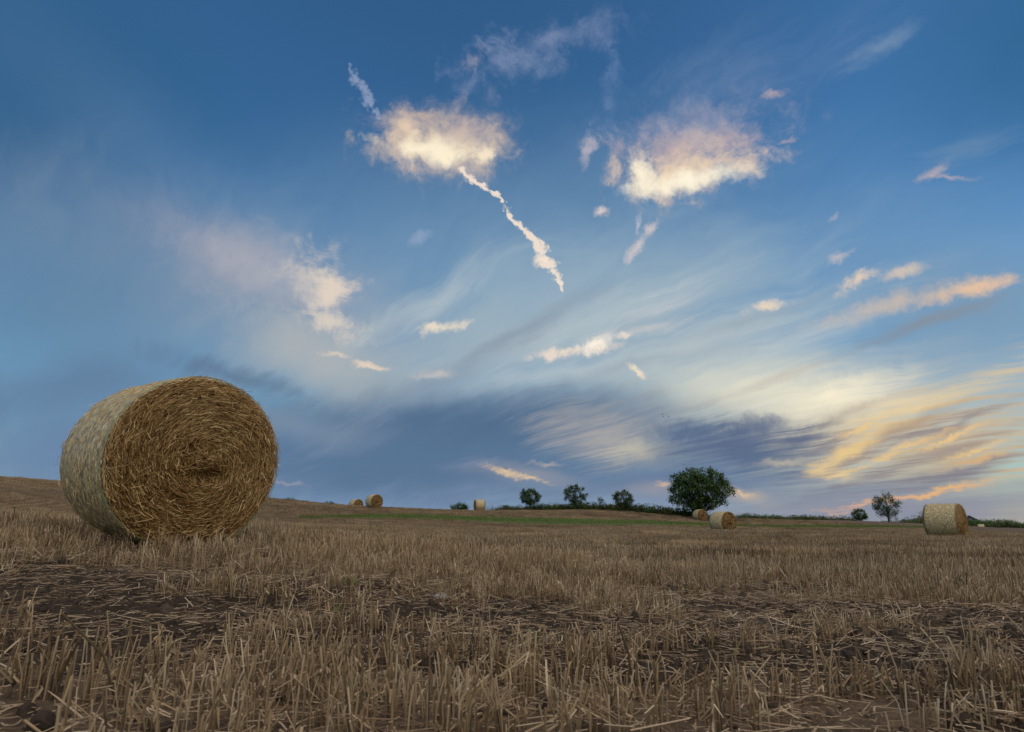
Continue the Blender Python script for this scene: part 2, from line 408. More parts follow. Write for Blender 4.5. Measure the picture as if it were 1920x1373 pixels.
# value noise on numpy arrays, for the lie of the land and where things grow
_T = np.random.default_rng(3).random((256, 256))
def vnoise(x, y):
    xi, yi = np.floor(x).astype(int), np.floor(y).astype(int)
    u, v = x - xi, y - yi
    u, v = u * u * (3 - 2 * u), v * v * (3 - 2 * v)
    g = lambda a, b: _T[a & 255, b & 255]
    return (g(xi, yi) * (1 - u) + g(xi + 1, yi) * u) * (1 - v) + (g(xi, yi + 1) * (1 - u) + g(xi + 1, yi + 1) * u) * v
def fbm(x, y, o=4):
    s, a = 0., .5
    for i in range(o):
        s = s + a * vnoise(x * 2 ** i + 17.3 * i, y * 2 ** i + 9.1 * i); a *= .5
    return s
def sstep(a, b, x):
    t = np.clip((x - a) / (b - a), 0, 1)
    return t * t * (3 - 2 * t)

# ------------------------------------------------------------------ materials
def principled(name, rough=.9, spec=.2):
    m = bpy.data.materials.new(name); m.use_nodes = True
    nt = m.node_tree; p = nt.nodes['Principled BSDF']
    p.inputs['Roughness'].default_value = rough
    p.inputs['Specular IOR Level'].default_value = spec
    return m, nt, p
def ramp(nt, fac, stops):
    n = node(nt, 'ShaderNodeValToRGB'); e = n.color_ramp.elements
    while len(e) < len(stops): e.new(.5)
    for q, (t, c) in zip(e, stops): q.position, q.color = t, (*c, 1)
    nt.links.new(fac.s, n.inputs[0])
    return Field(n.outputs[0], nt)
def attr(nt, name, out='Fac'):
    n = node(nt, 'ShaderNodeAttribute', attribute_name=name)
    return Field(n.outputs[out], nt)
def objco(nt): return Field(node(nt, 'ShaderNodeTexCoord').outputs['Object'], nt)
def bump(nt, p, h, dist, strength=1.):
    n = node(nt, 'ShaderNodeBump'); n.inputs['Distance'].default_value, n.inputs['Strength'].default_value = dist, strength
    nt.links.new(h.s, n.inputs['Height']); nt.links.new(n.outputs[0], p.inputs['Normal'])
def tinted(name, stops, rough=.85, spec=.25, grain=0., transl=0., jitter=0., patch=0.):
    m, nt, p = principled(name, rough, spec)
    t = attr(nt, 'tint')
    if grain: t = t + (noise(nt, objco(nt), grain, 3.) - .5) * .5
    if jitter:
        oi = Field(node(nt, 'ShaderNodeObjectInfo').outputs['Random'], nt)
        t = t + (oi - .5) * jitter
    if patch:                                    # broad tracts of darker and paler straw across the field
        pos = Field(node(nt, 'ShaderNodeNewGeometry').outputs['Position'], nt)
        t = t + (noise(nt, mapping(nt, pos, (0, 0, 0), (0, 0, .12), (.10, .55, .2), 'POINT'), 1., 4., .6) - .5) * patch
    c = ramp(nt, t, stops)
    nt.links.new(c.s, p.inputs['Base Color'])
    if transl:
        tr = node(nt, 'ShaderNodeBsdfTranslucent'); nt.links.new(c.s, tr.inputs[0])
        mx = node(nt, 'ShaderNodeMixShader'); mx.inputs[0].default_value = transl
        nt.links.new(p.outputs[0], mx.inputs[1]); nt.links.new(tr.outputs[0], mx.inputs[2])
        nt.links.new(mx.outputs[0], nt.nodes['Material Output'].inputs[0])
    return m
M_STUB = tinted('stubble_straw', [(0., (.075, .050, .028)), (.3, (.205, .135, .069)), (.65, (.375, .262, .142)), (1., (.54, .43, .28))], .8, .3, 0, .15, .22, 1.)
M_LIT = tinted('loose_straw', [(0., (.10, .062, .036)), (.4, (.27, .18, .10)), (1., (.56, .44, .29))], .8, .3, 0, .1, .2)
M_STRAW = tinted('bale_straw', [(0., (.06, .027, .008)), (.28, (.20, .103, .030)), (.6, (.41, .245, .082)), (1., (.74, .56, .28))], .7, .35)
M_CLOD = tinted('dry_clods', [(0., (.024, .018, .012)), (1., (.082, .061, .044))], .95, .1, 40.)
M_LEAF = tinted('leaf_green', [(0., (.022, .044, .012)), (.5, (.060, .112, .026)), (1., (.13, .19, .050))], .6, .3, 0, .3)
M_LEAF2 = tinted('leaf_grey_green', [(0., (.030, .048, .020)), (.5, (.066, .105, .040)), (1., (.14, .19, .085))], .6, .3, 0, .3)
M_WEED = tinted('weed_green', [(0., (.055, .046, .026)), (.45, (.070, .082, .026)), (1., (.13, .16, .045))], .8, .2, 0, .25)
M_GRASS = tinted('grass_green', [(0., (.085, .085, .028)), (.5, (.11, .165, .036)), (1., (.20, .23, .07))], .8, .2, 0, .25)
M_BARK = tinted('bark', [(0., (.025, .02, .016)), (1., (.075, .06, .048))], .95, .1, 6.)
M_STONE = tinted('pale_stone', [(0., (.14, .13, .12)), (1., (.34, .32, .30))], .9, .2, 30.)

# ------------------------------------------------------------------ lie of the land
RIDGE = [(-300, 880, 58), (56, 900, 60), (250, 916, 62), (525, 937, 64), (665, 951, 66), (780, 956, 68), (860, 958.5, 70), (930, 958, 71), (1000, 958, 72),
         (1100, 957, 74), (1200, 962, 75), (1313, 970, 77), (1400, 974, 85), (1500, 976, 95), (1600, 981, 104), (1740, 987.5, 128),
         (1864, 989, 150), (2200, 992, 155)]
CTRL = [(56, 966, 36), (300, 974, 36), (550, 985, 36), (1000, 995, 36), (1250, 997, 37), (1357, 999, 39), (1500, 1001, 38), (1864, 1005, 38), (2200, 1009, 38),
        (300, 970, 45), (600, 986, 46), (1000, 996.5, 46), (1450, 1000.5, 50), (1864, 1000, 56),
        (701, 953, 60), (1313, 977, 71), (1776, 1010, 23.7), (1841, 996, 123), (560, 962, 54), (1000, 977, 57), (1300, 983, 60), (1600, 988, 72), (1740, 990, 80),
        (960, 1012, 20), (500, 1004, 18), (1400, 1014, 20)]
_P = [tuple(ray(a, b) * c) for a, b, c in RIDGE + CTRL]
for a, b, c in RIDGE[1:-4]:                       # the land falls away behind the crest
    w = ray(a, b) * c
    _P.append((w.x * 1.3, w.y * 1.3, w.z - 2.2))
_P += [tuple(ray(a, b) * c) for a, b, c in ((1600, 985, 150), (1740, 989, 175), (1864, 990, 190), (2200, 993, 190))]
_P += [(0, 0, -.50), (-2.5, 1.5, -.40), (3, 1.5, -.53), (0, -5, -.48), (-7, -6, -.1), (7, -6, -.65), (-2.37, 4.95, -.225), (-4.4, 5.4, -.13), (-1.2, 5., -.33),
       (0, 5, -.47), (3, 5, -.53), (6, 6, -.60), (0, 10, -.53), (-20, -15, .8), (20, -15, -1.2), (0, -40, -1.), (-50, -30, 2.), (50, -30, -2.5)]
_P = np.array(_P)
def _phi(d2): return .5 * d2 * np.log(d2 + 1e-9)
def _solve():
    n = len(_P); d2 = ((_P[:, None, :2] - _P[None, :, :2]) ** 2).sum(2)
    A = np.zeros((n + 3, n + 3)); A[:n, :n] = _phi(d2) + np.eye(n) * .15
    A[:n, n:] = np.c_[np.ones(n), _P[:, :2]]; A[n:, :n] = A[:n, n:].T
    return np.linalg.solve(A, np.r_[_P[:, 2], 0, 0, 0])
_W = _solve()
def bare(x, y):
    """1 where wheels have bared the soil"""
    n = fbm(x * 1.5 + 5, y * 2.2 + 2, 4)
    band = np.exp(-((y - 3.1 - .08 * x) / 1.0) ** 2) + .30 * np.exp(-((y - 1.35) / .45) ** 2)
    return np.clip(sstep(.43, .60, n * .72 + .40 * band) * sstep(9, 5, y), 0, 1)
def height(x, y, fine=True):
    x, y = np.asarray(x, float), np.asarray(y, float)
    sh = x.shape; q = np.c_[x.ravel(), y.ravel()]
    h = np.empty(len(q))
    for i in range(0, len(q), 20000):
        s = q[i:i + 20000]
        d2 = ((s[:, None] - _P[None, :, :2]) ** 2).sum(2)
        h[i:i + 20000] = _phi(d2) @ _W[:-3] + _W[-3] + s @ _W[-2:]
    h = h.reshape(sh)
    r = np.hypot(x, y)
    far = -7. - np.maximum(r - 150, 0) * .010 + 2. * fbm(x * .004, y * .004, 3)
    w = sstep(190, 300, r)
    h = h * (1 - w) + far * w
    if fine:
        near = sstep(14, 4, r)
        h = h + near * ((fbm(x * 1.3, y * 1.3, 4) - .47) * .07 + (fbm(x * 7, y * 7, 4) - .44) * (.03 + .07 * bare(x, y)))
    return h
def at(px, row, depth):
    w = ray(px, row) * depth
    return Vector((w.x, w.y, float(height(w.x, w.y))))

def build_ground():
    ang = np.r_[np.linspace(-58, 58, 400), np.linspace(58, 302, 90)[1:-1]]
    ang = np.radians(ang)
    rad = [.25]
    while rad[-1] < 4500: rad.append(rad[-1] * (1.017 if rad[-1] < 9 else 1.03 if rad[-1] < 140 else 1.08) + .004)
    rad = np.array(rad); A, R = len(ang), len(rad)
    X = rad[:, None] * np.sin(ang)[None]; Y = rad[:, None] * np.cos(ang)[None]
    V = np.stack([X, Y, height(X, Y)], 2).reshape(-1, 3)
    idx = np.arange(R * A).reshape(R, A)
    q = np.stack([idx[:-1], np.roll(idx, -1, 1)[:-1], np.roll(idx, -1, 1)[1:], idx[1:]], 2).reshape(-1, 4)
    me = bpy.data.meshes.new('ground')
    c = len(V); V = np.vstack([V, [0, 0, float(height(0., 0.))]])
    F = q[:, ::-1].tolist() + [(c, int(idx[0, k]), int(idx[0, (k + 1) % A])) for k in range(A)][::1]
    me.from_pydata(V.tolist(), [], F)
    b = me.attributes.new('bare', 'FLOAT', 'POINT')
    b.data.foreach_set('value', bare(V[:, 0], V[:, 1]).astype(np.float32))
    me.polygons.foreach_set('use_smooth', np.ones(len(me.polygons), bool))
    m, nt, p = principled('field_soil', .95, .1)
    co = objco(nt)
    n1, n2, n3 = noise(nt, co, 1.1, 5., .6), noise(nt, co, 34., 5., .65), noise(nt, mapping(nt, co, (0, 0, 0), (0, 0, .15), (.12, .9, 1.), 'POINT'), 1., 5., .6)
    straw = ramp(nt, n2 * .6 + n3 * .5 + n1 * .3 - .2, [(.25, (.045, .032, .022)), (.5, (.11, .078, .050)), (.75, (.22, .155, .095))])
    soil = ramp(nt, n2, [(.3, (.023, .016, .010)), (.7, (.068, .049, .033))])
    k = attr(nt, 'bare') + (n2 - .5) * .8
    col = mixc(nt, k.step(.15, .6), straw, soil)
    nt.links.new(col.s, p.inputs['Base Color'])
    bump(nt, p, n2 + noise(nt, co, 130., 3., .6) * .4, .02, 1.)
    tag(link('ground', me, [m]), kind='structure', label='harvested field of brown stubble and bared soil')
build_ground()

# ------------------------------------------------------------------ stubble, litter and clods (uncountable: one object each)
KEEP_OUT = []                                    # (x, y, radius) where bales stand
def scatter(name, variants, pts, rot, scale, label):
    src = bpy.data.collections.new(name + '_source')
    for v in variants:
        o = bpy.data.objects.new(v.name, v); src.objects.link(o)
    me = bpy.data.meshes.new(name)
    me.from_pydata(np.asarray(pts, float).tolist(), [], [])
    for nm, ty, dat, fld in (('turn', 'FLOAT_VECTOR', np.asarray(rot), 'vector'), ('size', 'FLOAT_VECTOR', np.asarray(scale), 'vector')):
        a = me.attributes.new(nm, ty, 'POINT'); a.data.foreach_set(fld, dat.astype(np.float32).ravel())
    a = me.attributes.new('pick', 'INT', 'POINT'); a.data.foreach_set('value', RNG.integers(0, len(variants), len(pts)).astype(np.int32))
    o = link(name, me)
    ng = bpy.data.node_groups.new(name, 'GeometryNodeTree')
    ng.interface.new_socket('Geometry', in_out='INPUT', socket_type='NodeSocketGeometry')
    ng.interface.new_socket('Geometry', in_out='OUTPUT', socket_type='NodeSocketGeometry')
    gi, go = node(ng, 'NodeGroupInput'), node(ng, 'NodeGroupOutput')
    ci = node(ng, 'GeometryNodeCollectionInfo'); ci.inputs[0].default_value = src
    ci.inputs['Separate Children'].default_value = True; ci.inputs['Reset Children'].default_value = True
    ip = node(ng, 'GeometryNodeInstanceOnPoints'); ip.inputs['Pick Instance'].default_value = True
    def na(nm, ty):
        n = node(ng, 'GeometryNodeInputNamedAttribute', data_type=ty); n.inputs[0].default_value = nm
        return [s for s in n.outputs if s.enabled and s.name == 'Attribute'][0]
    e = node(ng, 'FunctionNodeEulerToRotation')
    L = ng.links.new
    L(gi.outputs[0], ip.inputs['Points']); L(ci.outputs[0], ip.inputs['Instance'])
    L(na('pick', 'INT'), ip.inputs['Instance Index'])
    L(na('turn', 'FLOAT_VECTOR'), e.inputs[0]); L(e.outputs[0], ip.inputs['Rotation'])
    L(na('size', 'FLOAT_VECTOR'), ip.inputs['Scale'])
    L(ip.outputs[0], go.inputs[0])
    md = o.modifiers.new('scatter', 'NODES'); md.node_group = ng
    return tag(o, label, kind='stuff')

def stalk(mb, x, y, h, r, lean, sides=5):
    a = RNG.uniform(0, 6.283)
    d = np.array([math.cos(a), math.sin(a), 0]) * lean
    p0, p1 = np.array([x, y, -.03]), np.array([x, y, h * .5]) + d * h * .4
    p2 = np.array([x, y, h]) + d * h * RNG.uniform(.8, 1.5)
    t = RNG.beta(2.2, 2.2)
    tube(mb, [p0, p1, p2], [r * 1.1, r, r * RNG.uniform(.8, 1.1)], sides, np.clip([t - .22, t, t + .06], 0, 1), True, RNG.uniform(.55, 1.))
    if RNG.random() < .45:                       # a torn sheath
        b = RNG.uniform(0, 6.283); s = np.array([math.cos(b), math.sin(b), 0])
        q = [p1 * RNG.uniform(.6, 1.) + s * r, p1 + s * r * 3 + (0, 0, h * .2), p1 + s * RNG.uniform(.015, .05) + (0, 0, h * RNG.uniform(-.1, .45))]
        w = np.cross(s, (0, 0, 1)) * r * 1.1
        V = [q[0] - w, q[0] + w, q[1] - w, q[1] + w, q[2] - w * .3, q[2] + w * .3]
        mb.add(V, [(0, 1, 3, 2), (2, 3, 5, 4)], min(1, t + .15))
def stubble_row():
    mb = MB(); x = -.27
    while x < .27:                               # plants along the drill, several straws each
        if RNG.random() > .08:
            n = RNG.integers(2, 9)
            hh = RNG.normal(.094, .022)
            for _ in range(n):
                stalk(mb, x + RNG.normal(0, .012), RNG.normal(0, .012), max(.03, RNG.normal(hh, .022)), RNG.uniform(.0015, .0034), abs(RNG.normal(.09, .17)) + (RNG.random() < .06) * RNG.uniform(.3, .9))
        x += RNG.uniform(.02, .06)
    m = mb.mesh('stubble_row'); m.materials.append(M_STUB); return m
def stubble_patch():
    mb = MB()
    for k in range(8):
        x = -.5
        while x < .5:
            h = max(.04, RNG.normal(.12, .026))
            a, l = RNG.uniform(0, 6.283), abs(RNG.normal(.06, .14)) * h
            y = -.44 + k * .125 + RNG.normal(0, .018); r = RNG.uniform(.003, .0055)
            t = RNG.beta(2, 2)
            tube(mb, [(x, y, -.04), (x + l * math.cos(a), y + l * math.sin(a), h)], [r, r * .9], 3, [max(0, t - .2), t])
            x += RNG.uniform(.01, .045)
    m = mb.mesh('stubble_patch'); m.materials.append(M_STUB); return m
def litter_patch():
    mb = MB()
    for _ in range(95):
        c = np.r_[RNG.uniform(-.3, .3, 2), abs(RNG.normal(.008, .012))]
        a = RNG.uniform(0, 6.283); L = (RNG.uniform(.012, .055) if RNG.random() < .8 else RNG.uniform(.055, .15)) * .5; up = RNG.normal(0, .12)
        d = np.array([math.cos(a), math.sin(a), up]) * L
        k = np.array([-math.sin(a), math.cos(a), .3]) * L * RNG.normal(0, .12)
        tube(mb, [c - d, c + k, c + d], np.full(3, RNG.uniform(.0009, .0024)), 4, RNG.beta(1.8, 2.1), True, .6)
    m = mb.mesh('litter_patch'); m.materials.append(M_LIT); return m
def lump(name, mat, rough=.35, sub=2, flat=.7):
    import bmesh
    bm = bmesh.new(); bmesh.ops.create_icosphere(bm, subdivisions=sub, radius=1)
    s = RNG.uniform(0, 90, 3)
    for v in bm.verts:
        c = v.co
        k = 1 + rough * (2 * float(fbm(np.array(c.x * 1.6 + s[0] + c.z), np.array(c.y * 1.6 + s[1] - c.z), 3)) - .9)
        v.co = Vector((c.x * k, c.y * k, c.z * k * flat))
    me = bpy.data.meshes.new(name); bm.to_mesh(me); bm.free()
    a = me.attributes.new('tint', 'FLOAT', 'POINT'); a.data.foreach_set('value', np.full(len(me.vertices), RNG.uniform(.2, .8), np.float32))
    me.materials.append(mat)
    return me

BALES = [  # px of the middle, row of the foot, depth, yaw, sink
    (1357, 999, 39., .47), (1313, 977, 71., .30), (701, 952, 60., .72), (667, 953, 72., .80), (899, 958.5, 71., -1.33), (1777, 1010, 23.7, .75), (1841, 996.5, 123., 1.0)]
R_B, L_B = .65, 1.10
KEEP_OUT = [(-2.37 - .3, 4.95 + .35, .55)] + [(*(ray(b[0], b[1]) * b[2])[:2], .6) for b in BALES]
def ridge_depth(x, y):
    c = math.cos(PITCH)
    px = CX + FPX * x / np.maximum(y * c, .01)
    return np.interp(px, [r[0] for r in RIDGE], [r[2] for r in RIDGE]) / c
STRIP = [(560, 961), (640, 963.5), (760, 968.5), (880, 973), (1000, 976.5), (1130, 978.5), (1300, 983.5), (1400, 986.5), (1480, 989), (1600, 987.5), (1700, 987.5), (1760, 989)]
STRIP_D = [51, 53, 55, 56, 57, 57.5, 60, 63, 66, 72, 78, 82]
STRIP_W = [.25, .9, 1.7, 2.3, 2.9, 3.0, 2.4, 2.0, 2.6, 2.6, 2.2, .5]
_SX = np.array([tuple((ray(a, b) * d)[:2]) for (a, b), d in zip(STRIP, STRIP_D)])
def in_strip(x, y):
    yc = np.interp(x, _SX[:, 0], _SX[:, 1]); w = np.interp(x, _SX[:, 0], STRIP_W)
    return (np.abs(y - yc) < w * 1.0) & (x > _SX[0, 0]) & (x < _SX[-1, 0])
def free(x, y, pad=0.):
    ok = np.ones(len(x), bool)
    for a, b, r in KEEP_OUT: ok &= np.hypot(x - a, y - b) > r + pad
    return ok
ROWANG = math.radians(7)
def rows_grid(dx, dy, near, far, half=.95, jit=.1):
    n = int(far * 1.3)
    n = max(n, 12)
    gx, gy = np.meshgrid(np.arange(-n, n, dx), np.arange(-n, n, dy))
    gx = gx + RNG.uniform(-jit, jit, gx.shape)
    x = gx * math.cos(ROWANG) - gy * math.sin(ROWANG); y = gx * math.sin(ROWANG) + gy * math.cos(ROWANG)
    x, y = x.ravel(), y.ravel(); r = np.hypot(x, y)
    k = (r >= near) & (r < far) & ((np.abs(x) < half * y + 1.5) & (y > -.3))
    return x[k], y[k]
SPLIT = 7.5
x, y = rows_grid(.5, .135, .55, SPLIT)
y = y + RNG.normal(0, .012, len(x))
b = bare(x, y)
k = free(x, y) & (RNG.random(len(x)) > b * .70) & (fbm(x * 2.2 + 40, y * 2.2, 3) > .33)
x, y, b = x[k], y[k], b[k]
n = len(x)
slope = np.arctan((height(x + .2, y, False) - height(x - .2, y, False)) / .4)
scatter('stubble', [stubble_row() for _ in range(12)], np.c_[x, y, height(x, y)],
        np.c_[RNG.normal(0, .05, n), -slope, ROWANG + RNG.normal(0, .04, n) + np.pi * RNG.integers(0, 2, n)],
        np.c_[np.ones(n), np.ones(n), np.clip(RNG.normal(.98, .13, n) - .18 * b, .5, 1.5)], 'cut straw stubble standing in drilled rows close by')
x, y = rows_grid(.95, .95, SPLIT - .2, 95.)
k = free(x, y) & (y < ridge_depth(x, y) + 1.5) & ~in_strip(x, y)
x, y = x[k], y[k]; n = len(x)
sx = np.arctan((height(x + .5, y) - height(x - .5, y))); sy = np.arctan((height(x, y + .5) - height(x, y - .5)))
mid = 1 - .3 * sstep(36, 41, y)
yt = y - .06 * x
mid = mid * (1 - .6 * (np.abs(yt - 37.5) < .9) - .45 * ((np.abs(yt - 24) < .5) | (np.abs(yt - 26) < .5) | (np.abs(yt - 15.2) < .5) | (np.abs(yt - 50) < .9) | (np.abs(yt - 52.4) < .9)))
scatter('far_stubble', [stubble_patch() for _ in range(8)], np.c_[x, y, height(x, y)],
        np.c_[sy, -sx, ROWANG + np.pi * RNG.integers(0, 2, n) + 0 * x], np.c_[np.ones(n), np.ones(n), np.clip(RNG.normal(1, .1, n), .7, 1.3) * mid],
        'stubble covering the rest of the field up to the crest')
x, y = rows_grid(.27, .27, .4, 14., jit=.14)
k = free(x, y, .1) & (RNG.random(len(x)) < .45 + .5 * (y < 2.2) + .55 * fbm(x * .8 + 9, y * .8, 3) + .3 * bare(x, y))
x, y = x[k], y[k]; n = len(x)
scatter('straw_litter', [litter_patch() for _ in range(10)], np.c_[x, y, height(x, y) + .004], np.c_[np.zeros(n), np.zeros(n), RNG.uniform(0, 6.28, n)],
        np.repeat(RNG.uniform(.7, 1.2, n)[:, None], 3, 1), 'broken straw lying loose between the stubble rows')
x, y = rows_grid(.055, .055, .5, 8., jit=.03)
b = bare(x, y)
k = free(x, y) & (RNG.random(len(x)) < .16 + .5 * b)
x, y = x[k], y[k]; n = len(x)
s = np.clip(RNG.lognormal(-4.75, .6, n), .004, .036)
scatter('soil_clods', [lump('clod', M_CLOD, .5, 3) for _ in range(6)], np.c_[x, y, height(x, y)], RNG.uniform(-.5, 6, (n, 3)) * (.3, .3, 1),
        s[:, None] * RNG.uniform(.7, 1.3, (n, 3)), 'dark crumbly soil clods on the bared tracks')

# ------------------------------------------------------------------ green strip on the far slope
def build_strip():
    mb = MB(); xs = np.linspace(_SX[0, 0], _SX[-1, 0], 160); K = 9
    yc = np.interp(xs, _SX[:, 0], _SX[:, 1]); w = np.interp(xs, _SX[:, 0], STRIP_W) * (.85 + .5 * fbm(xs * .5, xs * 0, 3))
    V = np.array([(a, c + q * ww, 0) for a, c, ww in zip(xs, yc, w) for q in np.linspace(-1, 1, K)])
    V[:, 2] = height(V[:, 0], V[:, 1]) + .02
    mb.add(V, [(i * K + j, (i + 1) * K + j, (i + 1) * K + j + 1, i * K + j + 1) for i in range(159) for j in range(K - 1)], .3)
    tag(link('grass_strip', mb.mesh('grass_strip', True), [M_GRASS]), 'thin green grass strip crossing the far slope', kind='structure')
    g = MB(); n = 22000
    x = RNG.uniform(_SX[0, 0], _SX[-1, 0], n); y = np.interp(x, _SX[:, 0], _SX[:, 1]) + np.interp(x, _SX[:, 0], STRIP_W) * RNG.normal(0, .45, n)
    z = height(x, y)
    for i in range(n):
        h = RNG.uniform(.08, .24); a = RNG.uniform(0, 6.28); c, s = math.cos(a) * .02, math.sin(a) * .02
        l = RNG.normal(0, .05, 2)
        g.add([(x[i] - c, y[i] - s, z[i]), (x[i] + c, y[i] + s, z[i]), (x[i] + l[0], y[i] + l[1], z[i] + h)], [(0, 1, 2)], RNG.beta(2, 2))
    tag(link('short_grass', g.mesh('short_grass'), [M_GRASS]), 'short green grass blades on the strip across the far slope', kind='stuff')
build_strip()

# ------------------------------------------------------------------ straw bales
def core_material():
    m, nt, p = principled('packed_straw_shade', .9, .15)
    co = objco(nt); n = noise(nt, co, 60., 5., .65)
    c = ramp(nt, n, [(.3, (.030, .016, .006)), (.55, (.10, .055, .018)), (.8, (.26, .16, .06))])  # dark brown core: shade in gaps between the end straws put into the colour
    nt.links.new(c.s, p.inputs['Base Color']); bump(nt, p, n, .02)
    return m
def net_material():
    """straw pressed flat under a pale plastic net: fibres run round the bale"""
    m, nt, p = principled('net_wrapped_straw', .55, .45)
    u = attr(nt, 'wrap', 'Vector')               # (round, along) in metres
    a = noise(nt, mapping(nt, u, (0, 0, 0), (0, 0, .35), (18, 52, 1), 'POINT'), 1., 5., .65, .6)
    a2 = noise(nt, mapping(nt, u, (3, 0, 0), (0, 0, -.5), (20, 46, 1), 'POINT'), 1., 4., .65, .6)
    big = noise(nt, u, 3.2, 4., .6)
    mid = noise(nt, u, 14., 4., .6)
    f = (a.max(a2) - .56) * 1.5 + .48 + (mid - .5) * .45
    c = ramp(nt, f, [(.28, (.060, .042, .016)), (.41, (.27, .19, .07)), (.53, (.52, .40, .17)), (.68, (.82, .68, .37))])
    c = mixc(nt, big.step(.5, .75) * .45, c, (.20, .15, .055))
    ux, uy, _ = xyz(nt, u)
    line = node(nt, 'ShaderNodeTexWave', wave_type='BANDS', bands_direction='X')
    nt.links.new(mapping(nt, u, (0, 0, 0), (0, 0, .9), (1, 1, 1), 'POINT').s, line.inputs['Vector'])
    line.inputs['Scale'].default_value, line.inputs['Distortion'].default_value, line.inputs['Detail'].default_value = 14., 2.5, 3.
    ln = Field(line.outputs['Fac'], nt)
    c = mixc(nt, ln.step(.90, .99) * .5, c, (.62, .64, .56))
    nt.links.new(c.s, p.inputs['Base Color'])
    bump(nt, p, f + ln * .15, .010, .9)
    return m
def net_edge_material():
    m, nt, p = principled('green_net_thread', .5, .4)
    n = noise(nt, objco(nt), 9., 3.)
    c = ramp(nt, n, [(.42, (.26, .25, .16)), (.68, (.10, .27, .15))])
    nt.links.new(c.s, p.inputs['Base Color'])
    return m
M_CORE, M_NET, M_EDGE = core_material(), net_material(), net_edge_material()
SPX, SPZ = .07, -.03                              # where the spiral starts on an end face
def cap_depth(x, z, hollow):
    r = np.hypot(x, z)
    d = -.006 + .075 * np.clip((r - .52) / .13, 0, 1) ** 2.2     # rounded shoulder
    d = d + .012 * (fbm(x * 7 + 3, z * 7, 3) - .45)
    if hollow:
        d = d + .085 * np.exp(-(((x - SPX + .02) / .13) ** 2 + ((z - SPZ + .075) / .05) ** 2)) + .02 * (fbm(x * 3.5 + 11, z * 3.5, 2) - .4)
        d = d - .028 * np.exp(-(((x - SPX - .03) / .10) ** 2 + ((z - SPZ - .07) / .07) ** 2))
    return d                                      # metres behind the flat face
def wobble(th, y):
    """radius of the wrapped side, a little out of round and flattened where it sits"""
    k = 1 + .012 * np.cos(2 * th + .6) + .010 * np.cos(3 * th + 2) + .02 * (fbm(th * 1.9 + 4, y * 2.2 + 7, 3) - .45)
    k = k + .012 * np.sin(np.clip(y / L_B, 0, 1) * math.pi)
    bottom = np.maximum(0, -np.sin(th) - .94) * .95
    return R_B * (k - bottom)
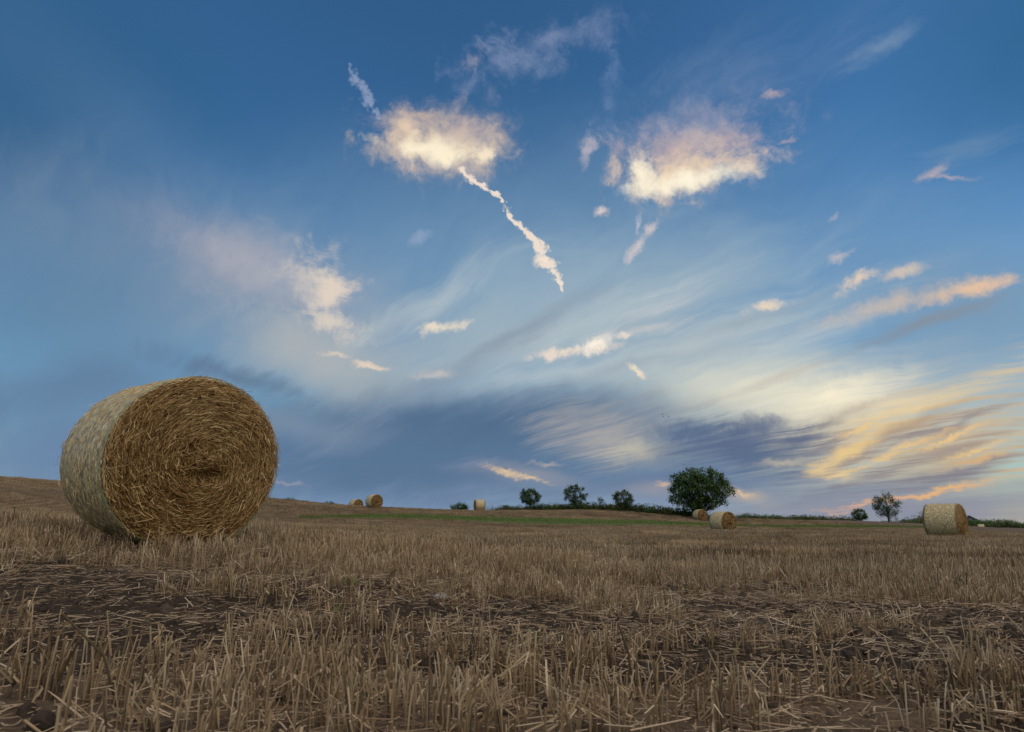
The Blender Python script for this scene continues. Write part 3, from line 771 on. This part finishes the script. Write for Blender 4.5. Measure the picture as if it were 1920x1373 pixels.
def bale(loc, rot, fine, label, group):
    """local frame: seen end face at y = 0, axis along +y, foot at z = 0; th = 0 at +x, pi/2 at the top"""
    root = empty('straw_bale', loc, rot)
    tag(root, label, 'straw bale', group)
    NT_, NR, NL = (160, 26, 14) if fine else (48, 8, 5)
    th = np.linspace(0, 2 * math.pi, NT_, endpoint=False)
    for side in (0, 1):
        core = MB(); V = []
        for i in range(NR + 1):
            q = i / NR
            for t in th:
                rr = float(q * (wobble(t, 0. if side == 0 else L_B) - .012)); xx, zz = rr * math.cos(t), rr * math.sin(t)
                V.append((xx, 0, zz))
        V = np.array(V); d = cap_depth(V[:, 0], V[:, 2], side == 0)
        V[:, 1] = d if side == 0 else L_B - d
        V[:, 2] += R_B
        F = [(i * NT_ + k, i * NT_ + (k + 1) % NT_, (i + 1) * NT_ + (k + 1) % NT_, (i + 1) * NT_ + k) for i in range(NR) for k in range(NT_)]
        core.add(V, F if side == 0 else [f[::-1] for f in F])
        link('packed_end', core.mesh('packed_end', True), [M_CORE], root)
    # the wrapped side
    net = MB(); ys = np.linspace(.045, L_B - .045, NL)
    TH, YY = np.meshgrid(th, ys)
    rr = wobble(TH, YY) - .02 * np.maximum(0, 1 - np.minimum(YY - .045, L_B - .045 - YY) / .05) ** 2
    V = np.stack([rr * np.cos(TH), YY, rr * np.sin(TH) + R_B], 2).reshape(-1, 3)
    lip = [np.stack([(wobble(th, e) - .07) * np.cos(th), np.full(NT_, e2), (wobble(th, e) - .07) * np.sin(th) + R_B], 1) for e, e2 in ((0., .03), (L_B, L_B - .03))]
    V = np.vstack([lip[0], V, lip[1]])
    net.add(V, [(i * NT_ + k, (i + 1) * NT_ + k, (i + 1) * NT_ + (k + 1) % NT_, i * NT_ + (k + 1) % NT_) for i in range(NL + 1) for k in range(NT_)])
    me = net.mesh('net_wrap', True)
    a = me.attributes.new('wrap', 'FLOAT_VECTOR', 'CORNER')
    co = np.zeros((len(me.loops), 3), np.float32)
    li = np.zeros(len(me.loops), np.int32); me.loops.foreach_get('vertex_index', li)
    ring, kk = li // NT_, li % NT_
    u = kk / NT_ * 2 * math.pi * R_B
    for poly in me.polygons:
        ls = list(poly.loop_indices)
        if max(kk[ls]) - min(kk[ls]) > NT_ / 2:
            for l in ls:
                if kk[l] < NT_ / 2: u[l] += 2 * math.pi * R_B
    co[:, 0], co[:, 1] = u, V[li, 1]
    a.data.foreach_set('vector', co.ravel())
    link('net_wrap', me, [M_NET], root)
    # green selvedge threads
    ed = MB(); seg = NT_
    for e, off in (((.040, 0.), (.062, .0), (.088, .001)) if fine else ((.05, 0.),)):
        P = [((wobble(t, e) + .002) * math.cos(t), e + .012 * (float(fbm(np.array(t * 2. + off * 900), np.array(e * 60), 3)) - .45), (wobble(t, e) + .002) * math.sin(t) + R_B) for t in np.r_[th, th[:1]]]
        tube(ed, P, np.full(len(P), .0022 if fine else .006), 4)
    link('net_edge', ed.mesh('net_edge'), [M_EDGE], root)
    # straw laid round and round on the end faces
    for side, N in ((0, 12500 if fine else 420), (1, 1500 if fine else 160)):
        st = MB(); big = 1. if fine else 3.2
        r = (R_B - .012) * np.sqrt(RNG.random(N)); t = RNG.uniform(0, 6.283, N)
        for i in range(N):
            q = .35 if r[i] < .16 else 1.
            cx, cz = r[i] * math.cos(t[i]), r[i] * math.sin(t[i])
            ox, oz = cx - SPX * (1 - r[i] / R_B), cz - SPZ * (1 - r[i] / R_B)
            ta = math.atan2(oz, ox) + math.pi / 2 + RNG.normal(0, (.24 if RNG.random() < .82 else .9) if r[i] > .17 else 1.1) + .10
            L = RNG.uniform(.03, .095) * (1.25 if r[i] > .2 else .8) * (1. if fine else 1.6)
            d = np.array([math.cos(ta), math.sin(ta)]) * L * .5
            nrm = np.array([ox, oz]) / (math.hypot(ox, oz) + 1e-6)
            bend = nrm * -(L * L * .125 / max(.08, r[i]))
            lift, tip = RNG.exponential(.010), RNG.normal(.0, .016)
            pts = []
            for s_, w_ in ((-1, 1), (0, 0), (1, 1)):
                xx, zz = cx + d[0] * s_ + bend[0] * w_, cz + d[1] * s_ + bend[1] * w_
                rr_ = math.hypot(xx, zz)
                if rr_ > R_B - .004: xx, zz = xx * (R_B - .004) / rr_, zz * (R_B - .004) / rr_
                pts.append([xx, 0, zz])
            pts = np.array(pts)
            dd = cap_depth(pts[:, 0], pts[:, 2], side == 0) - lift - np.array([-1, 0, 1]) * tip
            pts[:, 1] = dd if side == 0 else L_B - dd
            pts[:, 2] += R_B
            tube(st, pts, np.array([.8, 1, .8]) * RNG.uniform(.0012, .0029) * big, 3, np.clip(RNG.beta(1.7, 2.1) + .12 * (RNG.random() < .1), 0, 1))
        o = link('straw_end', st.mesh('straw_end'), [M_STRAW], root); o['kind'] = 'stuff'
    if fine:                                      # ends poking through the net and hanging from the rim
        st = MB()
        for i in range(1500):
            t, yy = RNG.uniform(0, 6.283), RNG.uniform(.03, L_B - .03)
            rr_ = float(wobble(t, yy)) + .0005
            al = RNG.normal(0, .6); L = RNG.uniform(.02, .07)
            out = RNG.exponential(.004) + (RNG.random() < .03) * RNG.uniform(.006, .02)
            p0 = np.array([rr_ * math.cos(t), yy, rr_ * math.sin(t) + R_B])
            tg = np.array([-math.sin(t), 0, math.cos(t)]) * math.cos(al) + np.array([0, 1, 0]) * math.sin(al)
            n_ = np.array([math.cos(t), 0, math.sin(t)])
            tube(st, [p0, p0 + tg * L * .5 + n_ * out * .5, p0 + tg * L + n_ * out], [.0016, .0014, .001], 3, RNG.uniform(.55, 1.))
        for i in range(420):
            t = RNG.uniform(0, 6.283); rr_ = R_B - RNG.uniform(.0, .05)
            p0 = np.array([rr_ * math.cos(t), .03, rr_ * math.sin(t) + R_B]); n_ = np.array([math.cos(t), 0, math.sin(t)])
            tg = np.array([-math.sin(t), 0, math.cos(t)]) * RNG.choice([-1, 1]); L = RNG.uniform(.03, .09)
            k = RNG.uniform(0, .45)
            tube(st, [p0, p0 + tg * L * .5 + n_ * L * k * .4 + (0, -.012, 0), p0 + tg * L * .9 + n_ * L * k + (0, -.02, 0)], [.0018, .0016, .0012], 3, RNG.uniform(.3, .95))
        o = link('loose_straw', st.mesh('loose_straw'), [M_STRAW], root); o['kind'] = 'stuff'
    return root
def bale_rot(yaw, tilt=0.):
    a = Vector((math.sin(yaw) * math.cos(tilt), -math.cos(yaw) * math.cos(tilt), math.sin(tilt)))
    r = Vector((math.cos(yaw), math.sin(yaw), 0)); u = r.cross(-a)
    if u.z < 0: u = -u
    return Matrix((r, -a, u)).transposed()
GROUP = 'round straw bales left in the stubble field'
m3 = bale_rot(.85, -.061)
c0 = Vector((-2.373, 4.95, .408)) - m3 @ Vector((0, 0, R_B))
bale(c0, m3.to_euler(), True, 'huge round straw bale close by on the left, its spiral end filling the view', GROUP)
BL = ['bright round straw bale standing just in front of the big broad tree', 'small round straw bale at the foot of the big broad tree, half behind another',
      'larger of two round straw bales on the left skyline', 'smaller bale of the left skyline pair, partly sunk behind the crest',
      'lone bale seen side-on where the weedy hedge begins on the crest', 'big pale net wrapped bale seen side-on in front of the grey shed',
      'tiny distant grey bale on the lowest ground beyond the side-on bale']
proto = None
for (px, row, dep, yaw), lb in zip(BALES, BL):
    p = at(px, row, dep); p.z -= .05
    rot = bale_rot(yaw).to_euler()
    p += Vector((math.sin(yaw), -math.cos(yaw), 0)) * (L_B / 2)
    if proto is None or dep < 30:
        b_ = bale(p, rot, dep < 30, lb, GROUP)
        if dep >= 30: proto = b_
    else:
        b_ = proto.copy(); COL.objects.link(b_); b_.location, b_.rotation_euler, b_['label'] = p, rot, lb
        for ch in proto.children:
            q = ch.copy(); COL.objects.link(q); q.parent = b_

# ------------------------------------------------------------------ trees and bushes
def leaf(mb, c, size, tint):
    d = RNG.normal(0, 1, 3); d /= np.linalg.norm(d)
    _, a, b = frame(d)
    w = size * RNG.uniform(.38, .6)
    mb.add([c - d * size, c + a * w + b * w * .3, c + d * size, c - a * w + b * w * .3], [(0, 1, 2), (0, 2, 3)], tint)
def tree(name, px, row, dep, H, Wd, label, cat='tree', group=None, base=.18, clusters=120, per=26, leaf_size=.09, spread=.26, mat=None,
         limbs=9, upright=.3, trunk_r=.10, shape=1., hollow=.45, top_bias=0.):
    p = at(px, row, dep); p.z -= .05
    root = empty(name, p); tag(root, label, cat, group)
    tr = MB(); cr = MB()
    rx, rz = Wd / 2, H * (1 - base) / 2
    cz = H * base + rz
    tube(tr, [(0, 0, -.2), (RNG.normal(0, .03), 0, H * base * .6), (RNG.normal(0, .04) * H, 0, H * .45), (RNG.normal(0, .03) * H, RNG.normal(0, .03) * H, H * .8)],
         [trunk_r * 1.3, trunk_r, trunk_r * .7, trunk_r * .2], 8, .4)
    cen = []
    while len(cen) < clusters:
        q = RNG.normal(0, 1, 3); q /= np.linalg.norm(q)
        q *= (hollow + (1 - hollow) * RNG.random()) ** .6
        lump_ = .86 + .28 * float(fbm(np.array(math.atan2(q[1], q[0]) * 1.3 + px), np.array(q[2] * 2.2 + px * .7), 3)) if shape else 1.
        q *= lump_
        z = q[2] * rz * (1.05 if q[2] > 0 else .95)
        wz = 1.0 if q[2] < 0 else 1 - top_bias * q[2] ** 2
        cen.append(np.array([q[0] * rx * wz, q[1] * rx * wz, cz + z]))
    tops = RNG.permutation(len(cen))[:limbs * 5]
    for j, i in enumerate(tops):
        e = cen[i]; s = np.array([0, 0, H * base * (.5 + .5 * RNG.random()) + upright * max(0, e[2] - H * base) * .45])
        m_ = (s + e) / 2 + np.array([0, 0, upright * .25 * H * .2]) + RNG.normal(0, .04 * H, 3) * .5
        k = .30 if j < limbs else .12
        tube(tr, [s, m_, e], [trunk_r * k * 1.2, trunk_r * k * .7, trunk_r * k * .2], 5, .5)
    for c in cen:
        t0 = RNG.beta(2, 2) * .7 + .15
        n_ = max(4, int(RNG.normal(per, per * .35) * 1.9))
        for _ in range(n_):
            leaf(cr, c + RNG.normal(0, spread * .5, 3), leaf_size * RNG.uniform(.75, 1.55), np.clip(t0 + RNG.normal(0, .14), 0, 1))
    link('trunk', tr.mesh('trunk', True), [M_BARK], root)
    link('crown', cr.mesh('crown'), [mat or M_LEAF], root)
    return root
tree('broad_tree', 1313, 971, 74, 5.9, 7.7, 'big broad spreading tree with a dark green crown, the largest on the skyline', base=.10, clusters=470, per=22, leaf_size=.11,
     spread=.36, limbs=14, trunk_r=.24, hollow=.25, top_bias=.12)
G3 = 'small round trees in the weedy hedge'
tree('small_tree', 994, 958, 72.5, 2.4, 2.35, 'small tree of the hedge nearest the lone side-on bale, heart shaped crown', group=G3, base=.28, clusters=150, per=24, leaf_size=.06, spread=.2, trunk_r=.07, top_bias=-.1, mat=M_LEAF)
tree('small_tree', 1079, 957, 74, 2.95, 2.8, 'tallest round small tree of the hedge, sky glinting through its middle', group=G3, base=.2, clusters=150, per=23, leaf_size=.062, spread=.2, trunk_r=.07, mat=M_LEAF2)
tree('small_tree', 1170, 958, 75, 2.65, 2.65, 'grey green bushy small tree of the hedge, next to the thin sapling', group=G3, base=.12, clusters=160, per=24, leaf_size=.06, spread=.2, trunk_r=.07, mat=M_LEAF2)
tree('sapling', 1127, 957, 74.5, 1.5, .75, 'thin grey sapling between two round small trees', base=.25, clusters=26, per=11, leaf_size=.055, spread=.17, trunk_r=.03, limbs=4, mat=M_LEAF2)
tree('sparse_tree', 1668, 984, 104, 4.9, 4.3, 'sparse upright tree with branches showing against the glow', base=.14, clusters=150, per=14, leaf_size=.10, spread=.36, limbs=12, upright=1.1,
     trunk_r=.13, hollow=.35, mat=M_LEAF2)
tree('bushy_tree', 1613, 982, 103, 2.2, 2.3, 'dense little round tree left of the sparse upright tree', base=.14, clusters=80, per=20, leaf_size=.09, spread=.26, trunk_r=.1)
tree('dark_bush', 860, 961, 73, 1.05, 2.0, 'dark rounded bush half behind the crest near the lone bale', cat='bush', base=.02, clusters=70, per=18, leaf_size=.07, spread=.22, trunk_r=.05)
tree('crest_bush', 538, 940, 68, .45, 1.6, 'low bush peeping over the crest right behind the huge bale', cat='bush', base=.02, clusters=30, per=14, leaf_size=.06, spread=.2, trunk_r=.03)
tree('crest_bush', 617, 948, 69, .5, 1.2, 'low bush peeping over the crest left of the skyline bales', cat='bush', base=.02, clusters=26, per=14, leaf_size=.06, spread=.2, trunk_r=.03)
def bare_bush():
    p = at(1733, 986, 129); root = empty('bare_bush', p); tag(root, 'leafless twiggy bush behind the big side-on bale', 'bush')
    tw = MB()
    for i in range(46):
        a = RNG.uniform(0, 6.28); l = RNG.uniform(1.6, 3.1); s = RNG.uniform(.1, .42)
        e = np.array([math.cos(a) * s * l, math.sin(a) * s * l, l])
        m_ = e * .5 + RNG.normal(0, .08, 3)
        tube(tw, [(0, 0, -.1), m_, e], [.03, .02, .008], 4, .6)
        for _ in range(4):
            q = m_ + (e - m_) * RNG.random(); d = RNG.normal(0, .3, 3) + (0, 0, .3)
            tube(tw, [q, q + d], [.012, .006], 3, .6)
    link('twigs', tw.mesh('twigs'), [M_BARK], root)
bare_bush()

# the weedy hedge along the crest: shrubs one by one, tall grass and seed heads between them
def shrub_mesh(seed, mat):
    mb = MB()
    for _ in range(46):
        c = RNG.normal(0, 1, 3) * (.34, .3, .2) + (0, 0, .26)
        t0 = RNG.beta(2, 2)
        for _ in range(12): leaf(mb, np.maximum(c + RNG.normal(0, .09, 3), (-9, -9, 0)), RNG.uniform(.045, .10), np.clip(t0 + RNG.normal(0, .12), 0, 1))
    for _ in range(16):
        x_, y_ = RNG.normal(0, .25, 2); h = RNG.uniform(.4, .95)
        tube(mb, [(x_, y_, 0), (x_ + RNG.normal(0, .05), y_, h)], [.008, .004], 3, .1)
    m = mb.mesh('hedge_shrub'); m.materials.append(mat); return m
SHR = [shrub_mesh(i, M_WEED if i % 3 else M_LEAF) for i in range(6)]
def hedge_line(x0, x1, n, rowf, depf, hs, label, group):
    for i in range(n):
        px = x0 + (x1 - x0) * (i + RNG.uniform(.1, .9)) / n
        p = at(px, rowf(px), depf(px) + RNG.uniform(-.2, .8))
        o = link('hedge_shrub', SHR[RNG.integers(0, 6)])
        s = hs(px) * RNG.uniform(.75, 1.25)
        o.location, o.rotation_euler, o.scale = p - Vector((0, 0, .05)), (0, 0, RNG.uniform(0, 6.28)), (s * RNG.uniform(1.1, 1.6), s * 1.2, s)
        tag(o, label, 'shrub', group)
rr = lambda px: float(np.interp(px, [r[0] for r in RIDGE], [r[1] for r in RIDGE]))
rd = lambda px: float(np.interp(px, [r[0] for r in RIDGE], [r[2] for r in RIDGE]))
hedge_line(935, 1330, 58, rr, rd, lambda p: .6 + .5 * float(np.interp(p, [930, 1000, 1150, 1250, 1330], [.0, .7, 1., 1., .6])), 'weedy shrub in the hedge between the lone bale and the big tree', 'weedy shrubs along the crest')
hedge_line(1385, 1605, 40, lambda p: rr(p) + .5, rd, lambda p: 1.0, 'dark shrub in the low hedge between the big tree and the dense little tree', 'dark shrubs along the far field edge')
hedge_line(1650, 1745, 18, lambda p: rr(p) - .5, lambda p: rd(p) + 2, lambda p: 1.4 + .5 * (p > 1690), 'green shrub in the mound of hedge beside the sparse upright tree', 'green hedge mound shrubs')
hedge_line(1800, 1935, 22, lambda p: rr(p) - 1, lambda p: rd(p) + 3, lambda p: 2.0, 'dark shrub in the hedge in front of the grey shed', 'dark shrubs by the shed')
def tall_grass():
    g = MB()
    for i in range(5200):
        px = RNG.choice([RNG.uniform(905, 1340), RNG.uniform(1380, 1640)])
        p = at_np[0](px); w = RNG.uniform(.006, .014)
        h = max(.15, RNG.normal(.48, .2)) * (1.25 if px > 1380 else 1.)
        l = RNG.normal(0, .12, 2); a = RNG.uniform(0, 3.14); c, s = math.cos(a) * w, math.sin(a) * w
        g.add([(p[0] - c, p[1] - s, p[2]), (p[0] + c, p[1] + s, p[2]), (p[0] + l[0], p[1] + l[1], p[2] + h)], [(0, 1, 2)], RNG.beta(1.5, 2.2))
    tag(link('tall_grass', g.mesh('tall_grass'), [M_WEED]), 'tall seeding grass along the crest between hedge shrubs', kind='stuff')
_gx = np.linspace(880, 1660, 400); _gp = []
for v in _gx:
    w = ray(v, rr(v)) * (rd(v) + .3); _gp.append((w.x, w.y))
_gp = np.array(_gp)
_gz = height(_gp[:, 0], _gp[:, 1])
at_np = [lambda px: (np.interp(px, _gx, _gp[:, 0]) + RNG.normal(0, .2), np.interp(px, _gx, _gp[:, 1]) + RNG.normal(0, .5), np.interp(px, _gx, _gz) - .03)]
tall_grass()

# ------------------------------------------------------------------ grey shed at the far right
def shed():
    p = at(1822, 990, 172); root = empty('shed', p, (0, 0, -.5)); tag(root, 'grey gabled shed behind the hedge, half hidden by the side-on bale', 'shed')
    def plain(name, c, rough=.7):
        m, nt, q = principled(name, rough, .3); n = noise(nt, mapping(nt, objco(nt), (0, 0, 0), (0, 0, 0), (3, 3, .4), 'POINT'), 2., 4.)
        cc = ramp(nt, n, [(.2, tuple(v * .75 for v in c)), (.8, tuple(v * 1.2 for v in c))]); nt.links.new(cc.s, q.inputs['Base Color']); return m
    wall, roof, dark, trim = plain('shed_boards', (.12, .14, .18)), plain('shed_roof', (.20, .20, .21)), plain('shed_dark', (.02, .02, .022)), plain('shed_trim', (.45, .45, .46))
    W, L, E, A = 2.9, 9., 1.9, 3.7
    for i in range(12):                           # board walls on the gable
        x0, x1 = -W + i * W / 6, -W + (i + 1) * W / 6 - .02
        z0, z1 = A - (A - E) * abs(x0) / W, A - (A - E) * abs(x1) / W
        mb = MB(); mb.add([(x0, 0, -.5), (x1, 0, -.5), (x1, 0, z1 - .05), (x0, 0, z0 - .05), (x0, .05, -.5), (x1, .05, -.5), (x1, .05, z1 - .05), (x0, .05, z0 - .05)],
                          [(0, 1, 2, 3), (5, 4, 7, 6), (1, 5, 6, 2), (4, 0, 3, 7)])
        link('board', mb.mesh('board'), [wall], root)
    mb = MB(); mb.add([(-W, .06, -.5), (W, .06, -.5), (W, L, -.5), (-W, L, -.5), (-W, .06, E - .05), (W, .06, E - .05), (W, L, E - .05), (-W, L, E - .05)], [(1, 2, 6, 5), (2, 3, 7, 6), (3, 0, 4, 7)])
    link('side_wall', mb.mesh('side_wall'), [wall], root)
    for s in (-1, 1):
        e, z = s * (W + .4), E - (A - E) * .4 / W
        mb = MB(); mb.add([(0, -.5, A), (e, -.5, z), (e, L + .3, z), (0, L + .3, A), (0, -.5, A + .12), (e, -.5, z + .12), (e, L + .3, z + .12), (0, L + .3, A + .12)],
                          [(0, 1, 2, 3), (4, 7, 6, 5), (0, 4, 5, 1), (1, 5, 6, 2), (2, 6, 7, 3)])
        link('roof', mb.mesh('roof'), [roof], root)
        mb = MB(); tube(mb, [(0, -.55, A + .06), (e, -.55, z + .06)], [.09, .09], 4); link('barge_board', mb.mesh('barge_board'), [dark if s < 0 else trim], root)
    mb = MB(); mb.add([(-.9, -.04, -.5), (.6, -.04, -.5), (.6, -.04, 1.7), (-.9, -.04, 1.7), (-.9, -.005, -.5), (.6, -.005, -.5), (.6, -.005, 1.7), (-.9, -.005, 1.7)], [(0, 1, 2, 3), (3, 2, 6, 7), (1, 5, 6, 2), (4, 0, 3, 7)])
    link('door', mb.mesh('door'), [dark], root)
shed()

# ------------------------------------------------------------------ small things in the field
def weed(px, row, dep, s, label):
    p = at(px, row, dep); root = MB()
    for i in range(9):
        a = RNG.uniform(0, 6.28); l = RNG.uniform(.05, .11) * s; d = np.array([math.cos(a), math.sin(a), 0])
        w = np.cross(d, (0, 0, 1)) * .006 * s
        q = [np.zeros(3), d * l * .5 + (0, 0, l * .8), d * l + (0, 0, l * RNG.uniform(.7, 1.3))]
        root.add([q[0] - w * .4, q[0] + w * .4, q[1] - w, q[1] + w, q[2]], [(0, 1, 3, 2), (2, 3, 4)], RNG.uniform(.3, .9))
    o = link('green_weed', root.mesh('green_weed'), [M_GRASS]); o.location = p
    tag(o, label, 'weed', 'green weeds in the stubble')
WL = ['green weed with the tallest blades, nearest the middle of the foreground', 'small green weed just behind the tallest weed', 'green weed sprouting in front of the huge bale',
      'left one of two green weeds behind the tallest weed', 'right one of two green weeds behind the tallest weed', 'lone green weed at the right edge of the stubble', 'tiny green weed closest to the camera']
for a, l in zip(((628, 1170, 3.0, .65), (655, 1148, 3.5, .9), (556, 1040, 9., 1.2), (680, 1075, 6., 1.), (706, 1078, 6., .9), (1830, 1120, 4., .6), (1010, 1215, 2.4, .6)), WL): weed(*a, l)
for i, (px, row, dep, s) in enumerate(((1583, 1097, 4.6, .045), (1600, 1099, 4.6, .03), (1612, 1096, 4.7, .035), (1556, 1096, 4.7, .025), (826, 1140, 3.5, .035), (1022, 1193, 2.7, .03))):
    o = link('pale_stone', lump('pale_stone', M_STONE, .25, 2, .6)); o.location = at(px, row, dep) + Vector((0, 0, s * .2)); o.scale = (s * 1.3, s, s)
    o.rotation_euler = (0, 0, RNG.uniform(0, 6))
    tag(o, ('biggest stone of the pale row on the bared soil at the right', 'middle stone of the pale row on the bared soil at the right', 'rightmost stone of the pale row on the bared soil',
            'leftmost and smallest stone of the pale row on the bared soil', 'pale stone alone on the bared soil left of the middle', 'pale stone alone among the nearest stubble in the middle')[i], 'stone', 'pale stones on the bared soil')
def bird(px, row, dep, bank):
    root = empty('bird', ray(px, row) * dep, (0, bank, .5)); tag(root, 'tiny dark bird gliding in front of the glowing cloud', 'bird', 'three birds in the glow')
    m = BIRD
    b = MB(); tube(b, [(0, -.2, 0), (0, -.12, .01), (0, .02, .02), (0, .16, .0), (0, .26, 0)], [.01, .04, .055, .035, .004], 6); link('body', b.mesh('body', True), [m], root)
    for s in (-1, 1):
        w = MB(); P = [(0, .05), (.16, .07), (.36, -.02), (.2, -.06), (0, -.06)]; z = [.02, .1, .05, .09, .02]
        top = [(s * a, c, zz + .006) for (a, c), zz in zip(P, z)]; bot = [(s * a, c, zz - .004) for (a, c), zz in zip(P, z)]
        w.add(top + bot, [(0, 1, 2, 3, 4), (9, 8, 7, 6, 5)] + [(i, (i + 1) % 5, 5 + (i + 1) % 5, 5 + i) for i in range(5)]); link('wing', w.mesh('wing'), [m], root)
BIRD = tinted('bird_feathers', [(0., (.05, .045, .04)), (1., (.14, .12, .11))], .8)
for a in ((1242, 778, 150, .1), (1244, 781.5, 155, -.2), (1254, 781, 145, .2)): bird(*a)
